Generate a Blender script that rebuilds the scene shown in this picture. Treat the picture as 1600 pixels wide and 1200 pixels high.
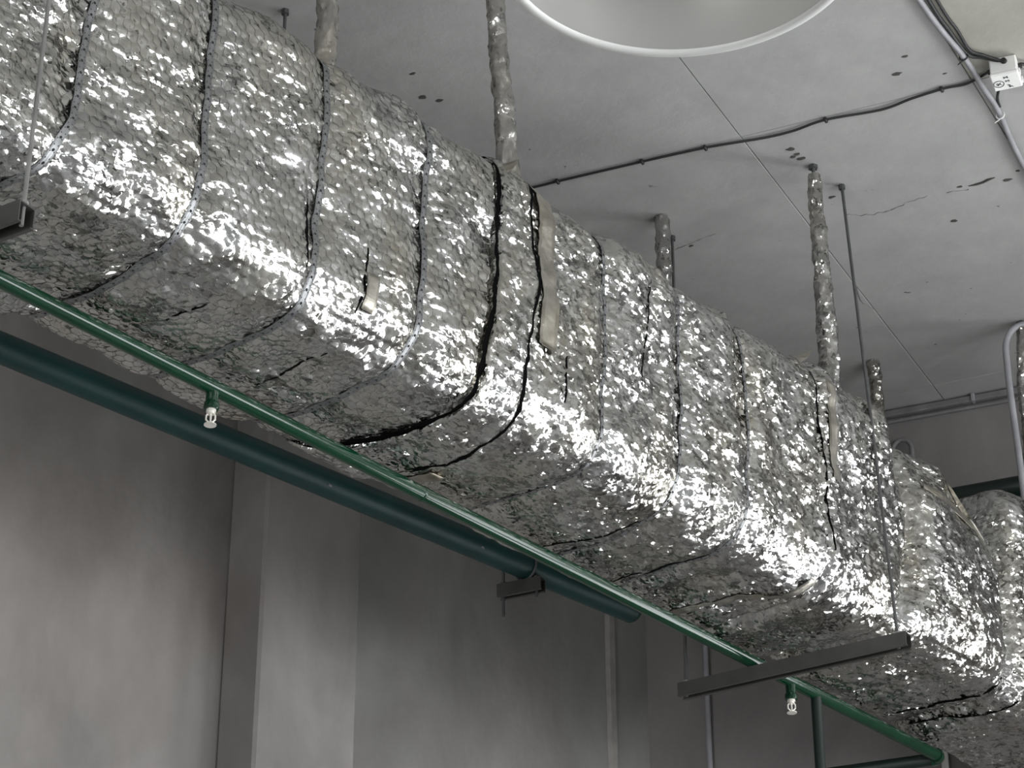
import bpy, math, random
import numpy as np
from mathutils import Vector, Matrix

for _o in list(bpy.data.objects):
    bpy.data.objects.remove(_o)
SC = bpy.context.scene
COL = SC.collection
random.seed(7)
PI = math.pi

# ---------------------------------------------------------------- camera
cam_d = bpy.data.cameras.new('camera')
cam_d.sensor_width = 36.0
cam_d.lens = 90.0
cam_d.clip_start = 0.05
cam = bpy.data.objects.new('camera', cam_d)
COL.objects.link(cam)
cam.location = (0, 0, 1.6)
cam.rotation_euler = (PI / 2 + math.atan(2280 / 4000), 0, 0)
SC.camera = cam

# ---------------------------------------------------------------- world, daylight, exposure
w = bpy.data.worlds.new('world')
SC.world = w
w.use_nodes = True
w.node_tree.nodes['Background'].inputs[0].default_value = (0.80, 0.88, 1.0, 1)
w.node_tree.nodes['Background'].inputs[1].default_value = 0.6
SC.view_settings.view_transform = 'Standard'
SC.view_settings.look = 'None'
SC.view_settings.exposure = 0.0
SC.view_settings.gamma = 1.0
SC.view_settings.use_curve_mapping = False

E_DIR = Vector((0.929, -0.370, 0))          # along the end wall, away from the left corner
E_NRM = Vector((-0.370, -0.929, 0))         # into the room
R_DIR = Vector((-0.370, -0.929, 0))         # along the window wall, towards the camera side
R_NRM = Vector((-0.929, 0.370, 0))          # into the room
P_CORNER = Vector((0.408, 7.137, 0))
END_LEN = 6.4
P_RIGHT = P_CORNER + E_DIR * END_LEN
CEIL = 5.4
WIN = {  # wall : (start along wall, end, sill, head)
    'end': [(2.3, 3.95, 0.7, 4.7), (4.35, 6.0, 0.7, 4.7)],
    'right': [(0.5, 2.6, 0.7, 4.7), (3.1, 5.2, 0.7, 4.7), (5.7, 7.8, 0.7, 4.7)],
    'back_fill': [(2.2, 4.2, 0.7, 3.6)],  # added opening behind the camera, to brighten the left wall
}
WIN_POWER = 30.0        # watts per square metre of window


def daylight(name, p, d, nrm, win):
    a0, a1, z0, z1 = win
    ld = bpy.data.lights.new(name, 'AREA')
    ld.shape = 'RECTANGLE'
    ld.size = a1 - a0
    ld.size_y = z1 - z0
    ld.energy = WIN_POWER * (a1 - a0) * (z1 - z0)
    ld.color = (0.96, 0.985, 1.0)
    lo = bpy.data.objects.new(name, ld)
    COL.objects.link(lo)
    c = p + d * ((a0 + a1) / 2) - nrm * 0.14
    lo.location = (c.x, c.y, (z0 + z1) / 2)
    lo.rotation_euler = nrm.to_track_quat('-Z', 'Z').to_euler()


for k_, wn in enumerate(WIN['end']):
    daylight('window_daylight', P_CORNER, E_DIR, E_NRM, wn)
for k_, wn in enumerate(WIN['right']):
    daylight('window_daylight', P_RIGHT, R_DIR, R_NRM, wn)

L_DIR = Vector((-0.7071, -0.7071, 0))
L_NRM = Vector((0.7071, -0.7071, 0))
P_BL = P_CORNER + L_DIR * 9.0
P_BR = P_RIGHT + R_DIR * 8.3
B_DIR = (P_BR - P_BL).normalized()
B_NRM = Vector((-B_DIR.y, B_DIR.x, 0))
for k_, wn in enumerate(WIN['back_fill']):
    daylight('window_daylight', P_BL, B_DIR, B_NRM, wn)  # added fill light for the left wall, out of view

# ---------------------------------------------------------------- helpers: meshes


def mk(name, verts, faces, mat, parent=None, origin=None, smooth=False):
    """one mesh object; verts are world coordinates"""
    verts = np.asarray(verts, dtype=np.float64).reshape(-1, 3)
    if parent is not None:
        org = np.array(ORG[parent.name])
    elif origin is not None:
        org = np.array(origin, dtype=float)
    else:
        org = np.array([verts[:, 0].mean(), verts[:, 1].mean(), verts[:, 2].min()])
    me = bpy.data.meshes.new(name)
    v = (verts - org).astype(np.float32)
    if isinstance(faces, np.ndarray):
        nf, k = faces.shape
        me.vertices.add(len(v))
        me.vertices.foreach_set('co', v.ravel())
        me.loops.add(nf * k)
        me.loops.foreach_set('vertex_index', faces.astype(np.int32).ravel())
        me.polygons.add(nf)
        me.polygons.foreach_set('loop_start', np.arange(0, nf * k, k, dtype=np.int32))
        me.update(calc_edges=True)
        me.validate()
    else:
        me.from_pydata([tuple(map(float, q)) for q in v], [], faces)
    me.materials.append(mat)
    if smooth:
        me.polygons.foreach_set('use_smooth', np.ones(len(me.polygons), dtype=bool))
    me.update()
    o = bpy.data.objects.new(name, me)
    COL.objects.link(o)
    if parent is not None:
        o.parent = parent
        o.location = (0, 0, 0)
    else:
        o.location = tuple(org)
    ORG[o.name] = tuple(org)
    return o


ORG = {}


def tag(o, label=None, cat=None, group=None, kind=None):
    if label: o['label'] = label
    if cat: o['category'] = cat
    if group: o['group'] = group
    if kind: o['kind'] = kind
    return o


def thing(name, loc, label, cat, group=None):
    o = bpy.data.objects.new(name, None)
    o.empty_display_size = 0.1
    COL.objects.link(o)
    o.location = loc
    ORG[o.name] = tuple(loc)
    return tag(o, label, cat, group)


class MB:
    """collects verts / faces in world coordinates"""
    def __init__(self):
        self.v, self.f = [], []

    def add(self, v, f):
        n = len(self.v)
        self.v += [tuple(map(float, q)) for q in v]
        self.f += [tuple(i + n for i in q) for q in f]
        return self

    def box(self, c, ax, ay, az, sx, sy, sz, bev=0.0):
        c, ax, ay, az = map(Vector, (c, ax, ay, az))
        vs = []
        if bev <= 0:
            for i in (-1, 1):
                for j in (-1, 1):
                    for k in (-1, 1):
                        vs.append(c + ax * (i * sx / 2) + ay * (j * sy / 2) + az * (k * sz / 2))
            fs = [(0, 1, 3, 2), (4, 6, 7, 5), (0, 4, 5, 1), (2, 3, 7, 6), (0, 2, 6, 4), (1, 5, 7, 3)]
            return self.add(vs, fs)
        hx, hy, hz = sx / 2, sy / 2, sz / 2
        idx = {}
        for i in (-1, 1):
            for j in (-1, 1):
                for k in (-1, 1):
                    for q in range(3):
                        e = [hx, hy, hz]
                        for r in range(3):
                            if r != q: e[r] -= bev
                        idx[(i, j, k, q)] = len(vs)
                        vs.append(c + ax * (i * e[0]) + ay * (j * e[1]) + az * (k * e[2]))
        fs = []
        S = (-1, 1)
        for i in S:
            fs.append([idx[(i, j, k, 0)] for j, k in ((-1, -1), (1, -1), (1, 1), (-1, 1))])
            fs.append([idx[(j, i, k, 1)] for j, k in ((-1, -1), (1, -1), (1, 1), (-1, 1))])
            fs.append([idx[(j, k, i, 2)] for j, k in ((-1, -1), (1, -1), (1, 1), (-1, 1))])
        for i in S:
            for j in S:
                fs.append([idx[(i, j, -1, 0)], idx[(i, j, 1, 0)], idx[(i, j, 1, 1)], idx[(i, j, -1, 1)]])
                fs.append([idx[(i, -1, j, 0)], idx[(i, 1, j, 0)], idx[(i, 1, j, 2)], idx[(i, -1, j, 2)]])
                fs.append([idx[(-1, i, j, 1)], idx[(1, i, j, 1)], idx[(1, i, j, 2)], idx[(-1, i, j, 2)]])
                for k in S:
                    fs.append([idx[(i, j, k, 0)], idx[(i, j, k, 1)], idx[(i, j, k, 2)]])
        return self.add(vs, fs)

    def tube(self, pts, r, n=12, cap=True, dome=False):
        pts = [Vector(p) for p in pts]
        rs = r if isinstance(r, (list, tuple)) else [r] * len(pts)
        t0 = (pts[1] - pts[0]).normalized()
        up = Vector((0, 0, 1)) if abs(t0.z) < 0.9 else Vector((1, 0, 0))
        a = t0.cross(up).normalized()
        vs, fs = [], []
        prev = t0
        for i, p in enumerate(pts):
            if i == 0: t = t0
            elif i == len(pts) - 1: t = (pts[i] - pts[i - 1]).normalized()
            else: t = ((pts[i + 1] - p).normalized() + (p - pts[i - 1]).normalized()).normalized()
            a = (prev.rotation_difference(t) @ a)
            a = (a - t * a.dot(t)).normalized()
            prev = t
            b = t.cross(a)
            for k in range(n):
                th = 2 * PI * k / n
                vs.append(p + (a * math.cos(th) + b * math.sin(th)) * rs[i])
        for i in range(len(pts) - 1):
            for k in range(n):
                k2 = (k + 1) % n
                fs.append((i * n + k, i * n + k2, (i + 1) * n + k2, (i + 1) * n + k))
        if cap:
            fs.append(tuple(reversed(range(n))))
            m = (len(pts) - 1) * n
            fs.append(tuple(range(m, m + n)))
        return self.add(vs, fs)

    def build(self, name, mat, parent=None, smooth=False, origin=None):
        o = mk(name, self.v, self.f, mat, parent, origin, smooth)
        if smooth:
            m = o.modifiers.new('edges', 'EDGE_SPLIT')
            m.split_angle = math.radians(40)
        return o


def lathe(profile, centre, n=64, axis=Vector((0, 0, 1))):
    """profile: list of (r, z) -> verts, faces round +z at centre"""
    vs, fs = [], []
    m = len(profile)
    for k in range(n):
        th = 2 * PI * k / n
        for r, z in profile:
            vs.append((centre[0] + r * math.cos(th), centre[1] + r * math.sin(th), centre[2] + z))
    for k in range(n):
        k2 = (k + 1) % n
        for i in range(m - 1):
            fs.append((k * m + i, k2 * m + i, k2 * m + i + 1, k * m + i + 1))
    return vs, fs


# ---------------------------------------------------------------- helpers: noise


def _h(ix, iy, seed):
    h = (ix.astype(np.int64) * 374761393 + iy.astype(np.int64) * 668265263 + seed * 1442695041) & 0x7fffffff
    h = ((h ^ (h >> 13)) * 1274126177) & 0x7fffffff
    return (h ^ (h >> 16)) & 0x7fffffff


def perlin(x, y, seed=0):
    x = np.asarray(x, float); y = np.asarray(y, float)
    ix, iy = np.floor(x), np.floor(y)
    fx, fy = x - ix, y - iy
    out = 0
    sx = fx * fx * fx * (fx * (fx * 6 - 15) + 10)
    sy = fy * fy * fy * (fy * (fy * 6 - 15) + 10)
    for dx in (0, 1):
        for dy in (0, 1):
            g = _h(ix + dx, iy + dy, seed) / 0x7fffffff * 2 * PI
            d = np.cos(g) * (fx - dx) + np.sin(g) * (fy - dy)
            out = out + d * (sx if dx else 1 - sx) * (sy if dy else 1 - sy)
    return out * 1.4


def facets(x, y, seed=0):
    """random heights on a jittered triangle lattice, joined by flat triangles: crumpled sheet"""
    wx = x + 0.35 * perlin(x * 0.9, y * 0.9, seed + 11)
    wy = y + 0.35 * perlin(x * 0.9 + 31.7, y * 0.9, seed + 12)
    ix, iy = np.floor(wx), np.floor(wy)
    fx, fy = wx - ix, wy - iy
    flip = (_h(ix, iy, seed + 5) & 64) > 0
    H = lambda a, b: _h(ix + a, iy + b, seed) / 0x7fffffff * 2 - 1
    h00, h10, h01, h11 = H(0, 0), H(1, 0), H(0, 1), H(1, 1)
    lo = np.where(fx + fy < 1, h00 + (h10 - h00) * fx + (h01 - h00) * fy,
                  h11 + (h01 - h11) * (1 - fx) + (h10 - h11) * (1 - fy))
    up = np.where(fx > fy, h00 + (h10 - h00) * fx + (h11 - h10) * fy,
                  h00 + (h01 - h00) * fy + (h11 - h01) * fx)
    return np.where(flip, lo, up)


# ---------------------------------------------------------------- materials


def new_mat(name):
    m = bpy.data.materials.new(name)
    m.use_nodes = True
    nt = m.node_tree
    b = nt.nodes['Principled BSDF']
    return m, nt, b


def N(nt, t, **kw):
    n = nt.nodes.new(t)
    for k, v in kw.items():
        setattr(n, k, v)
    return n


def ramp(nt, fac, stops):
    r = N(nt, 'ShaderNodeValToRGB')
    el = r.color_ramp.elements
    el[0].position, el[0].color = stops[0][0], stops[0][1]
    el[1].position, el[1].color = stops[1][0], stops[1][1]
    for p, c in stops[2:]:
        e = el.new(p); e.color = c
    nt.links.new(fac, r.inputs[0])
    return r.outputs[0]


def noise(nt, vec, scale, detail=4, rough=0.55, dist=0.0):
    n = N(nt, 'ShaderNodeTexNoise')
    n.inputs['Scale'].default_value = scale
    n.inputs['Detail'].default_value = detail
    n.inputs['Roughness'].default_value = rough
    n.inputs['Distortion'].default_value = dist
    nt.links.new(vec, n.inputs['Vector'])
    return n.outputs['Fac']


def mixc(nt, fac, a, b, blend='MIX'):
    m = N(nt, 'ShaderNodeMix', data_type='RGBA', blend_type=blend)
    for sock, v in ((m.inputs[0], fac), (m.inputs[6], a), (m.inputs[7], b)):
        if isinstance(v, (int, float)): sock.default_value = v
        elif isinstance(v, tuple): sock.default_value = v
        else: nt.links.new(v, sock)
    return m.outputs[2]


def mapping(nt, vec, scale=(1, 1, 1), rot=(0, 0, 0)):
    m = N(nt, 'ShaderNodeMapping')
    m.inputs['Scale'].default_value = scale
    m.inputs['Rotation'].default_value = rot
    nt.links.new(vec, m.inputs['Vector'])
    return m.outputs[0]


def geo_pos(nt):
    return N(nt, 'ShaderNodeNewGeometry').outputs['Position']


def g(v, a=1.0):
    return (v, v, v, a)


def plain(name, col, rough=0.5, metal=0.0, var=0.15, vscale=18.0, bump=0.0, bscale=120.0, spec=None):
    m, nt, b = new_mat(name)
    p = geo_pos(nt)
    f = noise(nt, p, vscale, 5)
    lo = tuple(c * (1 - var) for c in col[:3]) + (1,)
    hi = tuple(min(1, c * (1 + var)) for c in col[:3]) + (1,)
    nt.links.new(ramp(nt, f, [(0.3, lo), (0.7, hi)]), b.inputs['Base Color'])
    b.inputs['Roughness'].default_value = rough
    b.inputs['Metallic'].default_value = metal
    if spec is not None:
        b.inputs['Specular IOR Level'].default_value = spec
    if bump > 0:
        bp = N(nt, 'ShaderNodeBump')
        bp.inputs['Strength'].default_value = bump
        bp.inputs['Distance'].default_value = 0.002
        nt.links.new(noise(nt, p, bscale, 3), bp.inputs['Height'])
        nt.links.new(bp.outputs[0], b.inputs['Normal'])
    return m


def concrete(name, base, dark, light, speck=0.0, vert=False, warm=None):
    m, nt, b = new_mat(name)
    p = geo_pos(nt)
    pv = mapping(nt, p, (1, 1, 0.55)) if vert else p
    c = ramp(nt, noise(nt, pv, 2.6, 6, 0.6, 0.6), [(0.28, dark), (0.5, base), (0.72, light)])
    c2 = ramp(nt, noise(nt, mapping(nt, p, (1, 1, 0.5)), 9.0, 6, 0.6), [(0.3, g(0.91)), (0.7, g(1.05))])
    c = mixc(nt, 1.0, c, c2, 'MULTIPLY')
    if warm:
        wf = ramp(nt, noise(nt, pv, 1.3, 3), [(0.45, g(0)), (0.65, g(1))])
        c = mixc(nt, wf, c, mixc(nt, 1.0, c, warm, 'MULTIPLY'))
    if speck > 0:
        s = ramp(nt, noise(nt, mapping(nt, p, (1, 1.6, 1)), 26.0, 2, 0.5), [(0.735, g(0)), (0.765, g(1))])
        s2 = ramp(nt, noise(nt, p, 3.1, 2), [(0.46, g(0)), (0.58, g(1))])
        s3 = mixc(nt, 1.0, s, s2, 'MULTIPLY')
        c = mixc(nt, s3, c, g(0.09))
    nt.links.new(c, b.inputs['Base Color'])
    b.inputs['Roughness'].default_value = 0.85
    b.inputs['Specular IOR Level'].default_value = 0.25
    bp = N(nt, 'ShaderNodeBump')
    bp.inputs['Strength'].default_value = 0.35
    bp.inputs['Distance'].default_value = 0.004
    nt.links.new(noise(nt, p, 30.0, 6, 0.6), bp.inputs['Height'])
    nt.links.new(bp.outputs[0], b.inputs['Normal'])
    return m


def foil_material(name, base=(0.66, 0.655, 0.635, 1), rmin=0.10, rmax=0.30, k_small=0.64, k_big=0.58, stretch=True, dull=0.0, sc1=95.0, sc2=34.0, calm0=0.15, st=(0.55, 1.0, 1.35)):
    """aluminium foil: facets of random tilt from cell noise, dull and shiny patches"""
    m, nt, b = new_mat(name)
    p = geo_pos(nt)
    rot = (0, 0, math.radians(-(90 - 41.5)))
    def tilt(scale, k, sc, dist):
        # warp coordinates, then a random normal per cell
        q = mapping(nt, p, (1, 1, 1), (0, 0, math.radians(-48.5)))
        q = mapping(nt, q, sc)
        nz = N(nt, 'ShaderNodeTexNoise')
        nz.inputs['Scale'].default_value = scale * 0.7
        nz.inputs['Detail'].default_value = 2
        nt.links.new(q, nz.inputs['Vector'])
        add = N(nt, 'ShaderNodeVectorMath', operation='MULTIPLY_ADD')
        nt.links.new(nz.outputs['Color'], add.inputs[0])
        add.inputs[1].default_value = (dist / scale,) * 3
        nt.links.new(q, add.inputs[2])
        v = N(nt, 'ShaderNodeTexVoronoi', feature='F1')
        v.inputs['Scale'].default_value = scale
        nt.links.new(add.outputs[0], v.inputs['Vector'])
        s = N(nt, 'ShaderNodeVectorMath', operation='SUBTRACT')
        nt.links.new(v.outputs['Color'], s.inputs[0])
        s.inputs[1].default_value = (0.5, 0.5, 0.5)
        sc_ = N(nt, 'ShaderNodeVectorMath', operation='SCALE')
        nt.links.new(s.outputs[0], sc_.inputs[0])
        sc_.inputs['Scale'].default_value = k
        return sc_.outputs[0], v.outputs['Distance']
    t1, d1 = tilt(sc1, k_small, st if stretch else (1, 1, 1), 2.2)
    t2, d2 = tilt(sc2, k_big, st if stretch else (1, 1, 1), 1.8)
    geo = N(nt, 'ShaderNodeNewGeometry')
    # where the sheet is crumpled and where it lies taut
    calm = ramp(nt, noise(nt, mapping(nt, p, (1, 1, 1.4)), 4.5, 4, 0.6), [(0.38, g(calm0)), (0.60, g(1.0))])
    s1 = N(nt, 'ShaderNodeVectorMath', operation='ADD')
    nt.links.new(t1, s1.inputs[0]); nt.links.new(t2, s1.inputs[1])
    sc1 = N(nt, 'ShaderNodeVectorMath', operation='SCALE')
    nt.links.new(s1.outputs[0], sc1.inputs[0])
    nt.links.new(calm, sc1.inputs['Scale'])
    s2 = N(nt, 'ShaderNodeVectorMath', operation='ADD')
    nt.links.new(geo.outputs['Normal'], s2.inputs[0]); nt.links.new(sc1.outputs[0], s2.inputs[1])
    nn = N(nt, 'ShaderNodeVectorMath', operation='NORMALIZE')
    nt.links.new(s2.outputs[0], nn.inputs[0])
    nt.links.new(nn.outputs[0], b.inputs['Normal'])
    dust = ramp(nt, noise(nt, p, 14.0, 5, 0.65), [(0.35, g(0.72)), (0.65, g(1.0))])
    warm = ramp(nt, noise(nt, mapping(nt, p, (1, 1, 0.4)), 7.0, 4), [(0.45, g(1.0)), (0.75, (0.93, 0.88, 0.78, 1))])
    c = mixc(nt, 1.0, base, dust, 'MULTIPLY')
    c = mixc(nt, 1.0, c, warm, 'MULTIPLY')
    nt.links.new(c, b.inputs['Base Color'])
    b.inputs['Metallic'].default_value = 1.0 - dull
    rr = ramp(nt, noise(nt, p, 22.0, 4, 0.6), [(0.32, g(rmin)), (0.68, g(rmax))])
    nt.links.new(rr, b.inputs['Roughness'])
    return m


def strap_material():
    m, nt, b = new_mat('perforated_band')
    uv = N(nt, 'ShaderNodeUVMap')
    sep = N(nt, 'ShaderNodeSeparateXYZ')
    nt.links.new(uv.outputs[0], sep.inputs[0])
    def M(op, a, c=None, d=None):
        n = N(nt, 'ShaderNodeMath', operation=op)
        for s, v in zip(n.inputs, (a, c, d)):
            if v is None: continue
            if isinstance(v, (int, float)): s.default_value = v
            else: nt.links.new(v, s)
        return n.outputs[0]
    X, Y = sep.outputs[0], sep.outputs[1]
    def hole(cx, period, phase, rad, fold):
        ax = M('ABSOLUTE', X) if fold else X
        dx = M('SUBTRACT', ax, cx)
        fy = M('SUBTRACT', M('FRACT', M('ADD', M('DIVIDE', Y, period), phase)), 0.5)
        dy = M('MULTIPLY', fy, period)
        dd = M('SQRT', M('ADD', M('MULTIPLY', dx, dx), M('MULTIPLY', dy, dy)))
        return M('LESS_THAN', dd, rad)
    h = M('MAXIMUM', hole(0.0, 0.026, 0.0, 0.0030, False), hole(0.0045, 0.013, 0.25, 0.0013, True))
    base = ramp(nt, noise(nt, geo_pos(nt), 40, 3), [(0.3, (0.205, 0.208, 0.212, 1)), (0.7, (0.30, 0.303, 0.306, 1))])
    nt.links.new(mixc(nt, h, base, g(0.01)), b.inputs['Base Color'])
    met = M('SUBTRACT', 0.85, M('MULTIPLY', h, 0.85))
    nt.links.new(met, b.inputs['Metallic'])
    nt.links.new(M('ADD', 0.42, M('MULTIPLY', h, 0.5)), b.inputs['Roughness'])
    return m


M_FOIL = foil_material('crumpled_foil')
M_FOIL_FINE = foil_material('finely_crumpled_foil', rmin=0.12, rmax=0.26, k_small=0.84, k_big=0.60, sc1=120.0, sc2=52.0, calm0=0.42, st=(0.75, 1.0, 1.15))
M_FOIL_TAPE = foil_material('foil_tape', base=(0.47, 0.445, 0.395, 1), rmin=0.36, rmax=0.52, k_small=0.14, k_big=0.10)
M_FOIL_WRAP = foil_material('wrapped_foil', base=(0.60, 0.585, 0.56, 1), rmin=0.12, rmax=0.30, k_small=0.7, k_big=0.5, stretch=False)
M_GAP_SHADE = plain('black_gap_shade', (0.004, 0.004, 0.004, 1), 1.0, spec=0.0)  # near-black painted in place of shade in the gaps of the duct foil
M_WIRE = plain('galvanised_wire', (0.20, 0.20, 0.19, 1), 0.45, 0.8)
M_STRAP = strap_material()
M_ROD = plain('galvanised_rod', (0.34, 0.34, 0.33, 1), 0.4, 0.85, bump=0.3, bscale=400)
M_DARK_ROD = plain('dull_steel_rod', (0.10, 0.10, 0.10, 1), 0.5, 0.6)
M_CHANNEL = plain('painted_steel_channel', (0.062, 0.060, 0.056, 1), 0.42, 0.35, bump=0.15)
M_GREEN = plain('glossy_green_paint', (0.003, 0.027, 0.012, 1), 0.11, 0.0, 0.18, 9.0, 0.06, 40.0)
M_DKGREEN = plain('dark_green_paint', (0.0035, 0.036, 0.034, 1), 0.5, 0.0, 0.25, 7.0, 0.3, 60.0)
M_DEEPGREEN_SHADE = plain('deep_green_and_shade', (0.0008, 0.008, 0.0045, 1), 0.45)  # shade put into the green of the unlit branches; cross pipe shares it
M_WALL_CONDUIT = plain('dull_wall_conduit', (0.16, 0.152, 0.155, 1), 0.6)
M_SPRINKLER = plain('white_brass', (0.75, 0.72, 0.66, 1), 0.35, 0.4)
M_CEIL = concrete('ceiling_concrete', (0.318, 0.315, 0.305, 1), (0.295, 0.293, 0.285, 1), (0.342, 0.338, 0.327, 1), speck=1.0)
M_CEIL_WARM = concrete('ceiling_concrete_yellowed', (0.325, 0.312, 0.276, 1), (0.290, 0.277, 0.240, 1), (0.35, 0.34, 0.31, 1), speck=1.0)
M_SOFFIT = plain('ceiling_joint_mortar', (0.10, 0.098, 0.094, 1), 0.95, bump=0.8, bscale=90)
M_WALL = concrete('wall_plaster', (0.205, 0.199, 0.190, 1), (0.150, 0.142, 0.137, 1), (0.252, 0.248, 0.240, 1), vert=True, warm=(0.97, 0.91, 0.89, 1))
M_WALL_END = concrete('end_wall_plaster', (0.185, 0.175, 0.170, 1), (0.158, 0.148, 0.144, 1), (0.21, 0.20, 0.193, 1), vert=True)
M_WALL_PALE = concrete('pale_wall_plaster', g(0.42), g(0.38), g(0.46), vert=True)
M_FLOOR = concrete('floor_concrete', g(0.24), g(0.20), g(0.28))
M_MORTAR = plain('mortar_strip', (0.255, 0.236, 0.220, 1), 0.95, bump=0.6)
M_FRAME = plain('window_frame_paint', (0.55, 0.55, 0.53, 1), 0.5)
M_REFL = plain('satin_reflector', (0.60, 0.592, 0.57, 1), 0.28, 0.6, 0.03, 4.0)
M_RIM = plain('reflector_rim', (0.52, 0.517, 0.50, 1), 0.5, 0.1, 0.03, 4.0)
M_LAMP_BODY = plain('grey_lamp_housing', (0.28, 0.28, 0.28, 1), 0.45, 0.3)
M_CONDUIT = plain('grey_conduit', (0.25, 0.247, 0.26, 1), 0.5)
M_BLACK_CABLE = plain('black_cable', (0.012, 0.012, 0.012, 1), 0.55)
M_BOX = plain('white_plastic', (0.74, 0.735, 0.71, 1), 0.45, var=0.05)
M_INK = plain('black_marker_ink', (0.012, 0.012, 0.014, 1), 0.8)
M_CRACK = plain('hairline_crack', (0.17, 0.168, 0.162, 1), 0.95)
M_HOLE = plain('dark_chip', (0.05, 0.048, 0.045, 1), 0.95)

# ---------------------------------------------------------------- structure: walls, floor, ceiling, windows
Z = Vector((0, 0, 1))


def wall_with_windows(name, p, d, nrm, length, wins, mat, t=0.30):
    mb = MB()
    def seg(a0, a1, z0, z1):
        c = p + d * ((a0 + a1) / 2) - nrm * (t / 2) + Z * ((z0 + z1) / 2)
        mb.box(c, d, nrm, Z, a1 - a0, t, z1 - z0)
    x = 0.0
    for a0, a1, z0, z1 in wins:
        seg(x, a0, 0, CEIL)
        seg(a0, a1, 0, z0)
        seg(a0, a1, z1, CEIL)
        x = a1
    seg(x, length, 0, CEIL)
    return tag(mb.build(name, mat), kind='structure')


wall_end = wall_with_windows('wall_end', P_CORNER, E_DIR, E_NRM, END_LEN, WIN['end'], M_WALL_END)
wall_right = wall_with_windows('wall_right', P_RIGHT, R_DIR, R_NRM, 8.3, WIN['right'], M_WALL_PALE)
wall_left = wall_with_windows('wall_left', P_CORNER, L_DIR, L_NRM, 9.0, [], M_WALL)
wall_back = wall_with_windows('wall_back', P_BL, B_DIR, B_NRM, (P_BR - P_BL).length, WIN['back_fill'], M_WALL_PALE)

floor_pts = [P_CORNER, P_BL, P_BR, P_RIGHT]
mb = MB()
vs = [tuple(q) for q in floor_pts] + [(q.x, q.y, -0.2) for q in floor_pts]
mb.add(vs, [(0, 1, 2, 3), (7, 6, 5, 4), (0, 4, 5, 1), (1, 5, 6, 2), (2, 6, 7, 3), (3, 7, 4, 0)])
tag(mb.build('floor', M_FLOOR), kind='structure')

# windows: frame and glazing bars in every opening, the added one in the rear wall too
wi = 0
for p, d, nrm, wl in ((P_CORNER, E_DIR, E_NRM, WIN['end']), (P_RIGHT, R_DIR, R_NRM, WIN['right']), (P_BL, B_DIR, B_NRM, WIN['back_fill'])):
    for a0, a1, z0, z1 in wl:
        wi += 1
        mb = MB()
        c = p + d * ((a0 + a1) / 2) - nrm * 0.09
        for zz in (z0 + 0.03, z1 - 0.03):
            mb.box(c + Z * zz, d, nrm, Z, a1 - a0, 0.06, 0.06)
        for s in (-1, 1):
            mb.box(c + d * (s * ((a1 - a0) / 2 - 0.03)) + Z * ((z0 + z1) / 2), d, nrm, Z, 0.06, 0.06, z1 - z0 - 0.12)
        fr = tag(mb.build('window_%d' % wi, M_FRAME), kind='structure')
        bars = [c + d * ((a1 - a0) * q) + Z * ((z0 + z1) / 2) for q in (-1 / 6, 1 / 6)]
        for bc in bars:
            MB().box(bc, d, nrm, Z, 0.035, 0.04, z1 - z0 - 0.12).build('glazing_bar', M_FRAME, fr)
        for q in (1 / 3, 2 / 3):
            MB().box(c + Z * (z0 + (z1 - z0) * q), d, nrm, Z, a1 - a0 - 0.12, 0.034, 0.035).build('glazing_bar', M_FRAME, fr)

# ceiling: soffit plane with joints, slabs hang just below it
mb = MB()
mb.box((0.5, 2.3, CEIL + 0.16), (1, 0, 0), (0, 1, 0), Z, 15.5, 13.0, 0.3)
ceiling = tag(mb.build('ceiling', M_SOFFIT), kind='structure')
T_DIR = Vector((0.465, 0.885, 0))       # along the slabs
P_DIR = Vector((0.885, -0.465, 0))      # across the slabs
X_DIR = Vector((0.919, -0.396, 0))      # cross joints


def slab_pt(pv, tv):
    """point on the seam at p = pv and cross joint tv (cross joints run along X_DIR)"""
    # X_DIR line through T*tv at p=-1.988
    o = P_DIR * -1.988 + T_DIR * tv
    k = (pv + 1.988) / X_DIR.dot(P_DIR)
    return o + X_DIR * k


p_lines = [-9.0, -1.988, -1.385, -0.775, -0.165, 7.0]
t_lines = [-4.0, 5.045, 6.50, 10.0]
gap = 0.0010
for i in range(len(p_lines) - 1):
    for j in range(len(t_lines) - 1):
        c = [slab_pt(p_lines[i], t_lines[j]), slab_pt(p_lines[i + 1], t_lines[j]),
             slab_pt(p_lines[i + 1], t_lines[j + 1]), slab_pt(p_lines[i], t_lines[j + 1])]
        m0 = sum(c, Vector()) / 4
        def inset(q, dd):
            s1 = 1 if (q - m0).dot(P_DIR) < 0 else -1
            s2 = 1 if (q - m0).dot(T_DIR) < 0 else -1
            return q + P_DIR * (dd * s1) + T_DIR * (dd * s2)
        dz = random.uniform(0, 0.002)
        bot = [inset(q, gap + 0.0010) + Z * (CEIL - 0.0 + dz) for q in c]
        mid = [inset(q, gap) + Z * (CEIL + 0.0025 + dz) for q in c]
        top = [inset(q, gap) + Z * (CEIL + 0.03) for q in c]
        f = [(0, 1, 2, 3), (11, 10, 9, 8)]
        for k in range(4):
            k2 = (k + 1) % 4
            f += [(k, 4 + k, 4 + k2, k2), (4 + k, 8 + k, 8 + k2, 4 + k2)]
        MB().add(bot + mid + top, f).build('slab', M_CEIL_WARM if (i == 2 and j == 0) else M_CEIL, ceiling)

# pilaster on the left wall
lw0 = P_CORNER
def lwp(s, out, z):
    return lw0 + L_DIR * s + L_NRM * out + Z * z
# near side face at s=1.66 (towards the camera), far side at s=1.28
mb = MB()
mb.box(lwp(1.455, 0.075, CEIL / 2), L_DIR, L_NRM, Z, 0.33, 0.15, CEIL, 0.008)
tag(mb.build('pilaster', M_WALL, wall_left))
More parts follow.
